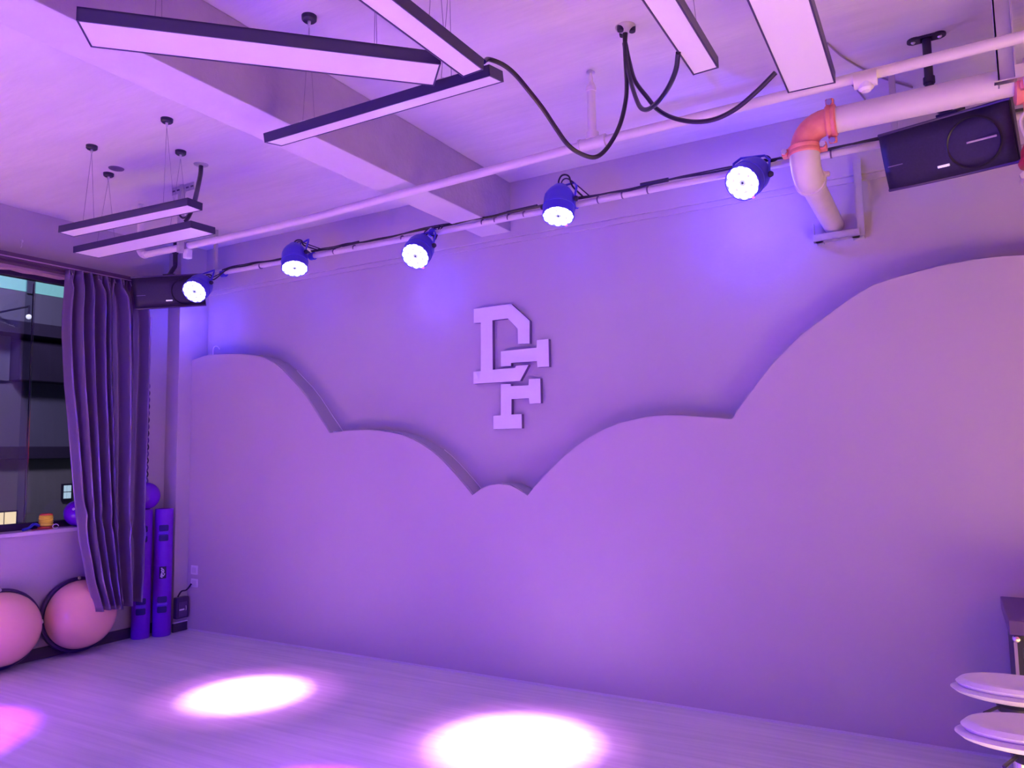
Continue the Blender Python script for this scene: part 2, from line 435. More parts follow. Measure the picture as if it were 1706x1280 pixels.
prof = [at(x, y, 1, FRONT) for x, y in prof_px]
xe, ze = prof[-1].x, prof[-1].z
for dx, dz in ((.12, .002), (.3, -.02), (.5, -.08), (.7, -.18), (.9, -.34), (1.05, -.52)):
    prof.append(Vector((xe + dx, FRONT, ze + dz)))
xe, ze = prof[-1].x, prof[-1].z
for dx, dz in ((.2, .07), (.45, .10), (.7, .08), (.95, -.02)):
    prof.append(Vector((xe + dx, FRONT, ze + dz)))
prof[0].x = COLX + .002
prof.append(Vector((RIGHT - .01, FRONT, prof[-1].z - .05)))
cp = thing('cloud_panel', (-2, FRONT + .07, 0), 'large grey wall panel with scalloped cloud shaped top covering the lower back wall', 'wall panel')
poly = [Vector((COLX + .002, FRONT, 0.012))] + [Vector(p) for p in prof] + [Vector((RIGHT - .01, FRONT, 0.012))]
# front sheet
MB().prism(poly, (0, 0.014, 0)).build('front_sheet', [panel_paint, panel_paint], cp)
# curved edge band closing the panel back to the wall
eb = MB(); a = [Vector((p.x, FRONT + .014, p.z)) for p in prof]; b = [Vector((p.x, BACK - .001, p.z)) for p in prof]
N = len(prof)
eb.add(a + b, [(i, i + 1, N + i + 1, N + i) for i in range(N - 1)])
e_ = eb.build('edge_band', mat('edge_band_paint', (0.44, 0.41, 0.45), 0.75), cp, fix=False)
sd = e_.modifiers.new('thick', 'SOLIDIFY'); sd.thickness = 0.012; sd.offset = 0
# highlight line painted as thin white tubes on the two arcs seen edge-on
for i0, i1 in ((8, 15), (24, 30)):
    MB().tube([Vector((p.x + .004, BACK - .012, p.z + .010)) for p in prof[i0:i1 + 1]], .003, 6).build('edge_highlight', white_pl, cp)
tag(MB().box((COLX + .03, FRONT - .006, 0), (RIGHT - .02, FRONT + .10, 0.012)).build('baseboard_back', mat('pale_bead', (0.72, 0.68, 0.74), .4)), 'thin pale strip under the cloud panel', kind='structure')
# little white hook and screws at the top of the panel
h0 = at(355, 591, 1, FRONT + .01)
tag(MB().tube(smoothpath([h0, at(355, 583, 1, FRONT + .01), at(357, 578, 1, FRONT + .01), at(362, 577.5, 1, FRONT + .01), at(366, 582, 1, FRONT + .01)], 4), .004, 8).build('hook', white_pl, smooth=True), 'small white hook on the left end of the cloud panel top', 'hook')
tag(MB().frame(at(560, 719.5, 1, FRONT + .05), (.035, .03, .008)).build('shim', white_pl), 'tiny white shim in the first notch of the cloud panel', 'shim')

# ------------------------------------------------------------------ monogram letters
def zp(pts):
    return [at(740 + x / 4.923, 480 + y / 4.923, 1, BACK - .035) for x, y in pts]
def letter_piece(name, pts, parent):
    return MB().prism(zp(pts), (0, .034, 0)).build(name, [letter_m, letter_side], parent)
Dp = [(243, 172), (548, 130), (700, 268), (700, 455), (605, 460), (603, 335), (522, 250), (395, 265), (398, 670), (583, 655), (588, 638), (692, 630), (622, 762), (240, 787), (240, 688), (300, 682), (300, 285), (243, 288)]
o = letter_piece('letter', Dp, None)
tag(o, 'raised pale block letter D on the back wall above the cloud panel', 'letter')
Fh = thing('letter', zp([(520, 1155)])[0], 'raised pale block letter F in two pieces crossing below the letter D', 'letter')
letter_piece('upper_arm', [(465, 520), (758, 490), (760, 428), (855, 418), (860, 645), (765, 650), (760, 600), (548, 615), (548, 640), (465, 645)], Fh)
letter_piece('lower_stem', [(465, 790), (545, 787), (548, 805), (692, 798), (695, 748), (788, 742), (792, 945), (700, 950), (695, 905), (552, 912), (552, 1038), (635, 1035), (637, 1152), (403, 1158), (403, 1050), (465, 1045)], Fh)

# ------------------------------------------------------------------ sockets and power box
for i, (x0, y0, x1, y1, lb) in enumerate(((319.5, 942, 330, 958, 'upper white wall socket plate at the left end of the cloud panel'), (319.5, 964, 330, 979, 'lower white wall socket plate at the left end of the cloud panel'))):
    a = at(x0, y0, 1, FRONT); b = at(x1, y1, 1, FRONT)
    s_ = thing('socket_plate', ((a.x + b.x) / 2, FRONT, b.z), lb, 'socket', 'wall sockets')
    MB().box((a.x, FRONT - .009, b.z), (b.x, FRONT - .0005, a.z)).build('plate', white_pl, s_, bevel=.003)
    cx_ = (a.x + b.x) / 2; cz_ = (a.z + b.z) / 2
    MB().box((cx_ - .028, FRONT - .012, cz_ - .024), (cx_ + .028, FRONT - .009, cz_ + .024)).build('socket_face', mat('socket_face', (.70, .66, .72), .4), s_, bevel=.002)
pb = thing('power_box', (COLX + .04, 4.33, .10), 'small black power box hanging on the corner pier under the sockets', 'box')
MB().box((COLX + .003, 4.265, .115), (COLX + .055, 4.385, .295)).build('case', mat('box_case', (.05, .035, .10), .4), pb, bevel=.008)
MB().box((COLX + .055, 4.285, .13), (COLX + .060, 4.365, .255)).build('front_plate', mat('box_front', (.10, .07, .17), .35), pb, bevel=.004)
MB().box((COLX + .060, 4.287, .185), (COLX + .062, 4.335, .197)).build('label', white_pl, pb)
MB().tube([(COLX + .062, 4.35, .18), (COLX + .066, 4.35, .20), (COLX + .062, 4.35, .22)], .003, 6).build('handle', steel, pb)
MB().tube(smoothpath([(COLX + .03, 4.29, .30), (COLX + .05, 4.31, .345), (COLX + .05, 4.36, .35), (COLX + .08, 4.385, .40)], 5), .007, 8).build('plug_cord', blackm, pb, smooth=True)

# ------------------------------------------------------------------ purple rollers with hand slots, ball on top
def roller(cx, cy, label, h=1.065, r=.073, face=-0.65, patch=False):
    t = thing('weighted_tube', (cx, cy, 0), label, 'exercise tube', 'purple exercise tubes by the pier')
    prof = [(r * .72, .004), (r - .004, 0), (r, .006), (r, h - .006), (r - .004, h), (r * .72, h)]
    MB().lathe(prof, (cx, cy, 0), n=36, cap=False).build('tube', roller_m, t, smooth=True)
    MB().lathe([(r * .70, .02), (r * .72, .03), (r * .72, h - .02), (r * .70, h - .01)], (cx, cy, 0), n=36).build('inner_tube', slot_m, t, smooth=True)
    d = Vector((math.sin(-face), -math.cos(face), 0)); s = Vector((-d.y, d.x, 0))
    for zc in (h * .81, h * .25):
        for dz in (.042, -.042):
            # curved dark hand slot lying in the tube surface
            mbs = MB(); vs = []
            for zz in (-.026, -.018, .018, .026):
                for k in range(9):
                    aa = (k / 8 - .5) * (1.05 if abs(zz) < .02 else .85)
                    vs.append(Vector((cx, cy, zc + dz + zz)) + (d * math.cos(aa) + s * math.sin(aa)) * (r + .0015))
            mbs.add(vs, [(q * 9 + k, q * 9 + k + 1, (q + 1) * 9 + k + 1, (q + 1) * 9 + k) for q in range(3) for k in range(8)])
            mbs.build('hand_slot', slot_m, t, smooth=True, fix=False)
        mbs = MB()
        pts = [Vector((cx, cy, zc)) + (d * math.cos(aa) + s * math.sin(aa)) * (r + .001) for aa in (-.5, -.25, 0, .25, .5)]
        mbs.tube(pts, .014, 10).build('grip', mat('roller_grip', (.17, .04, .66), .4), t, smooth=True)
    for zc in (h * .60, h * .40, h * .66):
        for q in range(3):
            MB().lathe([(r + .0003, -.002), (r + .0018, 0), (r + .0003, .002)], (cx, cy, zc + q * .012 - .06), n=32, cap=False).build('rib', roller_m, t, smooth=True)
    if patch:
        zc = h * .50
        mbs = MB(); vs = []
        for zz in (-.05, .05):
            for k in range(7):
                aa = (k / 6 - .5) * .75
                vs.append(Vector((cx, cy, zc + zz)) + (d * math.cos(aa) + s * math.sin(aa)) * (r + .002))
        mbs.add(vs, [(k, k + 1, 8 + k, 7 + k) for k in range(6)])
        pt = mbs.build('logo_patch', mat('patch_black', (.015, .01, .05), .5), t, smooth=True, fix=False)
        def on(u, v_):
            aa = u
            return Vector((cx, cy, zc + v_)) + (d * math.cos(aa) + s * math.sin(aa)) * (r + .0045)
        for stroke in ([(-.18, .038), (-.02, .03), (-.16, .018), (.04, .008)], [(-.12, -.002), (-.20, -.035), (-.05, -.04)], [(.04, .030), (.12, .012), (.05, -.002), (.20, -.012), (.06, -.032), (.0, -.018)], [(-.1, .04), (-.05, -.04)]):
            MB().tube([on(*q) for q in stroke], .004, 6).build('logo_stroke', white_pl, pt)
    return t
roller(-5.885, 4.165, 'right purple exercise tube with black logo patch standing by the pier', face=-.95, patch=True)
roller(-5.965, 4.025, 'left plainer purple exercise tube half behind the curtain edge', face=-.95)
def ball(name, c, r, label, cat='ball', group=None):
    t = thing(name, (c[0], c[1], c[2] - r), label, cat, group)
    prof = [(max(0.0005, r * math.sin(a)), -r * math.cos(a)) for a in [PI * k / 20 for k in range(21)]]
    MB().lathe(prof, c, n=36, cap=False).build('skin', ball_m, t, smooth=True)
    ax = Vector((.6, -.7, .35)).normalized()
    MB().lathe([(.001, r * 1.001), (.009, r * 1.002), (.011, r * .996)], c, axis=ax, n=14, cap=False).build('valve_plug', white_pl, t, smooth=True)
    return t
ball('small_ball', (-5.955, 4.035, 1.065 + .113), .115, 'small glossy purple ball resting on top of the purple tubes', group='purple balls')
ball('small_ball', (-6.10, 3.545, SILL + .105), .105, 'small purple ball on the window sill half behind the curtain', group='purple balls')

# things on the sill
pm = thing('foot_pump', at(75, 884, 0, -6.1), 'orange air pump standing on the window sill', 'pump')
pc = at(76, 884, 0, -6.12); 
MB().lathe([(.036, 0), (.05, .008), (.052, .018), (.046, .026), (.052, .034), (.046, .042), (.052, .050), (.046, .058), (.052, .066), (.046, .072), (.05, .08), (.044, .086)], (-6.12, pc.y, SILL + .02), n=24).build('bellows', amber, pm, smooth=False)
MB().lathe([(.055, 0), (.057, .01), (.05, .02)], (-6.12, pc.y, SILL + .001), n=24).build('base', mat('pump_red', (.7, .12, .05), .5), pm)
MB().lathe([(.045, 0), (.045, .008), (.03, .014)], (-6.12, pc.y, SILL + .106), n=24).build('top_plate', mat('pump_red', (.7, .12, .05)), pm)
MB().tube(smoothpath([(-6.12, pc.y - .05, SILL + .03), (-6.10, pc.y - .10, SILL + .045), (-6.09, pc.y - .14, SILL + .02), (-6.08, pc.y - .19, SILL + .010)], 5), .011, 8).build('hose', blue_m, pm, smooth=True)
cb = at(93, 884, 0, -6.04)
ring = [(-6.045, cb.y + .022 * math.cos(a), SILL + .019 + .017 * math.sin(a)) for a in [2 * PI * k / 18 for k in range(17)]]
tag(MB().tube(ring, .0035, 6).build('carabiner', white_pl, smooth=True), 'small white ring clip lying on the sill edge right of the pump', 'clip')
tag(MB().tube(smoothpath([(-6.07, pc.y - .13, SILL + .006), (-6.06, pc.y - .05, SILL + .006), (-6.07, pc.y + .0, SILL + .006)], 5), .004, 6).build('red_strap', mat('strap_red', (.55, .05, .08), .6), smooth=True), 'short red strap lying on the sill in front of the orange pump', 'strap')

# ------------------------------------------------------------------ balance trainers leaning on the wall
def trainer(cy, label, tiltx=.10, R=.285):
    cx = LEFT + .095; c = Vector((cx, cy, R * math.cos(tiltx) + .012))
    ax = Vector((math.cos(tiltx), -.10, math.sin(tiltx))).normalized()
    t = thing('balance_trainer', (cx, cy, 0), label, 'balance trainer', 'half ball balance trainers against the left wall')
    MB().lathe([(R * .88, -.055), (R * .97, -.05), (R, -.03), (R, -.008), (R * .985, 0), (R * .9, .004)], c, axis=ax, n=56).build('platform', pinkplat, t, smooth=True)
    r = R * .90; H = .215
    prof = [(r, .0), (r * 1.01, .02)] + [(max(.0005, r * 1.0 * math.cos(a) ** .85), .02 + H * math.sin(a)) for a in [PI / 2 * k / 16 for k in range(1, 17)]]
    dm = MB().lathe(prof, c, axis=ax, n=56, cap=False).build('dome', pink_m, t, smooth=True)
    MB().lathe([(R * .90, -.001), (R * .925, .010), (R * .94, .001)], c, axis=ax, n=56, cap=False).build('rim_lip', mat('rim_lip', (.03, .015, .08), .3), t, smooth=True)
    side = ax.cross(Vector((0, 0, 1))).normalized(); upv = side.cross(ax)
    for a in (0.0, PI, PI / 2):
        p = c + (side * math.cos(a) + upv * math.sin(a)) * (R * .965) + ax * .004
        MB().lathe([(.012, 0), (.012, .004), (.007, .007)], p, axis=ax, n=12).build('rivet', steel, t, smooth=True)
    return t
ca = at(122, 1020, 0, LEFT + .09); cb_ = at(3, 1040, 0, LEFT + .09)
trainer(3.50, 'right pink domed balance trainer on black base, partly behind the curtain hem')
trainer(2.925, 'left pink domed balance trainer on black base, cut by the picture edge')

# ------------------------------------------------------------------ linear pendant lights
def basis(yaw, pit, rol):
    d = Vector((math.cos(yaw) * math.cos(pit), math.sin(yaw) * math.cos(pit), math.sin(pit)))
    s0 = Vector((-math.sin(yaw), math.cos(yaw), 0)); u0 = d.cross(s0)
    return d, s0 * math.cos(rol) + u0 * math.sin(rol), -s0 * math.sin(rol) + u0 * math.cos(rol)

def pendant(q, label, drops=(-.36, .36), canopies=None):
    c = Vector(q[:3]); d, s, u = basis(*q[3:6]); Lg, w_, h = q[6:9]
    t = thing('linear_pendant_light', (c.x, c.y, c.z + h), label, 'ceiling light', 'black linear pendant lights')
    e = .006
    m = MB()
    m.frame(c + u * h / 2 + s * (w_ / 2 - e / 2), (Lg, e, h), d, s, u).frame(c + u * h / 2 - s * (w_ / 2 - e / 2), (Lg, e, h), d, s, u)
    m.frame(c + u * h / 2 + d * (Lg / 2 - e / 2), (e, w_, h), d, s, u).frame(c + u * h / 2 - d * (Lg / 2 - e / 2), (e, w_, h), d, s, u)
    m.frame(c + u * (h - e / 2), (Lg, w_, e), d, s, u)
    m.build('housing', housing_m, t, fix=False)
    MB().frame(c + u * .006, (Lg - 2 * e, w_ - 2 * e, .008), d, s, u).build('diffuser', diffuser_m, t)
    ledge = MB()
    ledge.frame(c + u * .001 + s * (w_ / 2 - e / 2), (Lg, .004, .002), d, s, u).frame(c + u * .001 - s * (w_ / 2 - e / 2), (Lg, .004, .002), d, s, u)
    ledge.build('rim', mat('rim_violet', (.20, .14, .30), .3), t, fix=False)
    for i, k in enumerate(drops):
        pt = c + d * k + u * h
        cx_, cy_ = (canopies[i] if canopies else (pt.x, pt.y))
        on_beam = -2.88 < cx_ < -2.59
        zt = 3.06 if on_beam else CEIL
        MB().lathe([(.026, -.024), (.032, -.018), (.033, 0)], (cx_, cy_, zt), n=24).build('canopy', black, t, smooth=True)
        MB().lathe([(.004, -.05), (.006, -.04), (.008, -.024)], (cx_, cy_, zt), n=10).build('wire_gripper', steel, t, smooth=True)
        for sg_ in (-1, 1):
            MB().tube([(cx_, cy_, zt - .045), pt + s * (sg_ * w_ * .36)], .0011, 5).build('wire', mat('wire_violet', (.25, .2, .32), .5), t)
        MB().frame(pt + u * .004, (.03, w_ * .8, .006), d, s, u).build('hanger_clip', steel, t)
    return t
pendant([-1.961, 1.755, 2.884, 0.777, -0.008, -0.011, 1.169, 0.162, 0.047], 'wide black framed pendant light slanting across the upper left of the picture')
pendant([-1.962, 2.307, 2.889, 0.012, -0.004, 0.188, 1.166, 0.102, 0.041], 'narrow pendant light crossing below the other two, black cable at its right end', canopies=[(-2.32, 2.291), (-1.60, 2.33)])
pendant([-1.458, 1.642, 2.903, 1.505, -0.05, 0.001, 1.15, 0.094, 0.043], 'narrow pendant light entering from the top edge and crossing over the wide slanting one')
pendant([-0.703, 2.109, 2.902, 1.564, -0.02, -0.017, 1.15, 0.096, 0.043], 'narrow pendant light pointing at the back wall, left of the widest right one')
pendant([-0.382, 2.467, 2.899, 1.575, -0.006, 0.026, 1.15, 0.175, 0.045], 'wide pendant light at top right, nearest the large white pipe')
pendant([-4.158, 2.647, 2.901, 0.058, -0.013, -0.025, 1.152, 0.102, 0.043], 'narrow pendant light of the far left pair, the upper one', canopies=[(-4.458, 2.597), (-3.741, 2.603)])
pendant([-4.501, 2.972, 2.898, 0.049, -0.001, 0.027, 1.151, 0.185, 0.044], 'wide pendant light of the far left pair, the lower one over the curtain', canopies=[(-4.806, 2.92), (-4.076, 2.938)])

# ceiling outlets and cables
def cable(name, pts, r, m=blackm, parent=None, n=8, k=6):
    return MB().tube(smoothpath(pts, k), r, n).build(name, m, parent, smooth=True)

hub = thing('ceiling_cable_outlet', (-1.165, 3.104, CEIL), 'ceiling outlet with three thick black cables looping to the pendant lights', 'cable outlet')
HX, HY = -1.165, 3.104
MB().lathe([(.012, -.03), (.03, -.018), (.045, -.006), (.047, 0)], (HX, HY, CEIL), n=24).build('outlet_cap', galv, hub, smooth=True)
for a in (0.3, 2.4, 4.2):
    MB().lathe([(.014, -.028), (.016, -.02), (.016, -.004)], (HX + .03 * math.cos(a), HY + .03 * math.sin(a), CEIL), n=12).build('plastic_clip', black, hub, smooth=True)
def path_y(pts, y0, y1):
    return [at(x, y, 1, y0 + (y1 - y0) * t) for (x, y), t in zip(pts, [i / (len(pts) - 1) for i in range(len(pts))])]
MB().tube([(HX, HY, CEIL), at(1041, 75, 1, HY), at(1041, 95, 1, HY)], .011, 10, radii=[.013, .010, .008]).build('cable_bundle', blackm, hub, smooth=True)
cable('cable', path_y([(1041, 70), (1042, 100), (1044, 140), (1042, 170), (1032, 210), (1012, 246), (991, 262), (965, 255), (945, 240), (925, 212), (905, 182), (880, 150), (858, 124), (838, 108), (815, 99), (806, 103)], HY, 2.33), .0095, parent=hub)
cable('cable', path_y([(1040, 72), (1045, 110), (1052, 140), (1060, 165), (1068, 180), (1080, 182), (1098, 168), (1115, 143), (1126, 116), (1130, 88)], HY, 2.50), .0095, parent=hub)
cable('cable', path_y([(1042, 72), (1049, 105), (1058, 135), (1078, 162), (1095, 182), (1120, 196), (1155, 203), (1190, 199), (1225, 182), (1260, 153), (1292, 121)], HY, 2.85), .0095, parent=hub)

tc_ = thing('ceiling_cable_outlet', (-4.154, 3.147, CEIL), 'round ceiling outlet with one black cable dropping to the far left pendant pair', 'cable outlet')
MB().lathe([(.03, -.012), (.044, -.005), (.046, 0)], (-4.154, 3.147, CEIL), n=24).build('outlet_cap', galv, tc_, smooth=True)
MB().tube(smoothpath([Vector((-4.154, 3.147, CEIL)), at(334, 290, 1, 3.12), at(329, 315, 1, 3.0), at(324, 337, 1, 2.82)], 4), .014, 10, radii=None).build('cable', blackm, tc_, smooth=True)
cable('cable_tail', [at(320, 350, 1, 3.0), at(314, 362, 1, 3.0), at(309, 369, 1, 2.98)], .012, parent=tc_)
cable('cable_loop', [at(298, 357, 1, 3.1), at(304, 363, 1, 3.1), at(311, 361, 1, 3.08), at(316, 354, 1, 3.05)], .007, parent=tc_)
tag(MB().lathe([(.03, -.010), (.046, -.004), (.048, 0)], (-4.68, 2.895, CEIL), n=28).build('ceiling_plate', mat('plate_violet', (.14, .10, .2), .5), smooth=True), 'flat dark round blanking plate on the ceiling beside a pendant canopy', 'plate')
tag(MB().tube([at(36, 400, 0, LEFT + .02), at(36, 410, 0, LEFT + .03), at(34, 414, 0, LEFT + .04)], .004, 6).lathe([(.014, 0), (.010, .008)], at(36, 402, 0, LEFT), axis=(1, 0, 0), n=12).build('wall_hook', steel), 'tiny metal hook on the wall above the window', 'hook')
# thin grey wires stapled on the ceiling at upper right
for pts, lb in (([(1378, 72), (1400, 92), (1425, 108), (1440, 116), (1470, 130), (1520, 146)], 'thin grey wire on the ceiling right of the wide pendant light'), ([(1412, 135), (1425, 147), (1441, 166)], 'short thin grey wire on the ceiling just above the coral pipe elbow')):
    tag(MB().tube(smoothpath([at(x, y, 2, CEIL - .006) for x, y in pts], 5), .0045, 6).build('ceiling_wire', mat('wire_grey', (.38, .33, .36), .6), smooth=True), lb, 'wire')

# ------------------------------------------------------------------ sprinkler pipe
SY, SZ = 3.378, 3.035
sp = thing('sprinkler_pipe', (-2.4, SY, SZ), 'slim white sprinkler pipe crossing the room under the ceiling with an upright riser', 'pipe')
def sz(x): return 3.008 + (x + 5.14) / 5.45 * .05
z0 = sz(-5.06)
MB().tube([(-5.06, SY, z0 - .01), (-4.2, SY, 2.985), (-3.4, SY, 2.985), (-2.5, SY, 3.010), (-1.47, SY, 3.036), (.6, SY, 3.055), (RIGHT, SY, 3.06)], .0235, 18).build('main_pipe', white_pipe, sp, smooth=True)
el = [Vector((-5.06, SY, z0 - .01))] + [Vector((-5.06 - .075 * math.sin(a), SY, z0 - .01 + .075 * (1 - math.cos(a)))) for a in [PI / 2 * k / 6 for k in range(1, 7)]] + [Vector((-5.135, SY, z0 + .11))]
MB().tube(el, .028, 18).build('elbow', white_pipe, sp, smooth=True)
MB().tube([(-5.135, SY, z0 + .09), (-5.135, SY, 3.33)], .0235, 16).build('end_riser', white_pipe, sp, smooth=True)
MB().lathe([(.018, 0), (.022, .02), (.012, .04), (.008, .055), (.02, .06), (.02, .064)], (-5.135, SY, 3.33), n=16).build('end_sprinkler', steel, sp, smooth=True)
RX = -1.461
MB().lathe([(.021, .02), (.021, .27), (.026, .272), (.026, .29), (.022, .292)], (RX, SY, SZ), n=18).build('riser', white_pipe, sp, smooth=True)
MB().lathe([(.034, -.0), (.034, .035), (.026, .038)], (RX, SY, SZ + .02), n=18).build('riser_collar', white_pipe, sp, smooth=True)
hd = MB().lathe([(.024, .285), (.027, .29), (.018, .31), (.010, .325), (.012, .34), (.006, .36)], (RX, SY, SZ), n=14).build('sprinkler_head', white_pipe, sp, smooth=True)
MB().lathe([(.022, .0), (.022, .003), (.004, .005)], (RX, SY, SZ + .37), n=14).build('deflector', steel, hd)
MB().tube([(RX, SY, SZ + .36), (RX, SY, SZ + .385)], .006, 8).build('frame_arm', steel, hd)
MB().tube([(RX - .07, SY, SZ), (RX + .07, SY, SZ + .001)], .031, 18).build('tee', white_pipe, sp, smooth=True)
for dx in (-.072, .064):
    MB().tube([(RX + dx, SY, SZ), (RX + dx + .010, SY, SZ)], .035, 18).build('tee_collar', white_pipe, sp, smooth=True)
MB().tube([(-.26, SY, 3.03), (-.17, SY, 3.031)], .034, 18).build('coupling', white_pipe, sp, smooth=True)
MB().lathe([(.018, -.055), (.03, -.045), (.03, -.015)], (-.215, SY, 3.035), n=14).build('drain_cap', white_pl, sp, smooth=True)
# channel hanger of the pipe at the left
hg = thing('pipe_hanger', (-4.58, 3.34, CEIL), 'pale perforated channel hanger behind the far left pendant pair', 'hanger')
MB().box((-4.595, 3.31, 3.36), (-4.565, 3.34, CEIL)).box((-4.70, 3.325, 3.365), (-4.46, 3.332, CEIL)).build('angle_plate', galv, hg, bevel=.002)
for k in range(5):
    MB().box((-4.69 + k * .05, 3.32, 3.385), (-4.665 + k * .05, 3.326, 3.395)).build('slot', mat('slot_dark', (.1, .08, .14), .6), hg)
MB().box((-4.60, 3.30, 2.93), (-4.565, 3.335, 3.37)).build('channel', galv, hg, bevel=.002)
MB().tube([(-4.60, SY, 2.993), (-4.572, SY, 2.993)], .030, 18).build('clamp_ring', galv, hg, smooth=True)
MB().box((-4.605, 3.355, 2.90), (-4.56, 3.40, 2.965)).build('clamp_foot', white_pl, hg, bevel=.004)

# ------------------------------------------------------------------ lamp bar (thin white pipe with the five stage lamps)
BY, BZ = 4.18, 3.035
lb_ = thing('lighting_bar', (-2.5, BY, BZ), 'thin white horizontal bar carrying the five stage lamps with cable tied along it', 'lighting bar')
MB().tube([(-5.3, BY, BZ + .01), (-3.5, BY, BZ - .008), (-1, BY, BZ), (RIGHT, BY, BZ + .005)], .019, 16).build('bar', white_pipe, lb_, smooth=True)
pts = []
x = -5.2
while x < .9:
    pts.append((x, BY - .012 + random.uniform(-.004, .004), BZ + .024 + random.uniform(0, .009))); x += .14
MB().tube(smoothpath(pts, 3), .006, 6).build('power_cable', blackm, lb_, smooth=True)
MB().tube(smoothpath([(p[0], p[1] - .008, p[2] + .010 * math.sin(i * .9)) for i, p in enumerate(pts)], 3), .0045, 6).build('signal_cable', blackm, lb_, smooth=True)
for xx in (-1.78, -1.62, -1.46, -3.95, -3.75, -2.62, -2.52, -2.42, -2.3, -3.3, -.6, -.45, .2, -4.75):
    MB().tube([(xx - .004, BY, BZ), (xx + .004, BY, BZ)], .0225, 14).build('cable_tie', mat('tie_grey', (.16, .10, .20), .5), lb_)
MB().tube([(-1.50, BY - .012, BZ + .035), (-1.33, BY - .012, BZ + .035)], .013, 8).build('connector', black, lb_, smooth=True)
MB().tube([(-2.42, BY - .012, BZ + .03), (-2.20, BY - .012, BZ + .035)], .012, 8).build('connector', black, lb_, smooth=True)
MB().tube([(-3.86, BY - .012, BZ + .03), (-3.70, BY - .012, BZ + .033)], .011, 8).build('connector', black, lb_, smooth=True)
for xx in (-5.283, -.145, 1.6):
    h_ = MB().box((xx - .015, BY - .028, BZ - .01), (xx + .015, BY - .004, CEIL)).build('hanger_post', galv, lb_, bevel=.002)

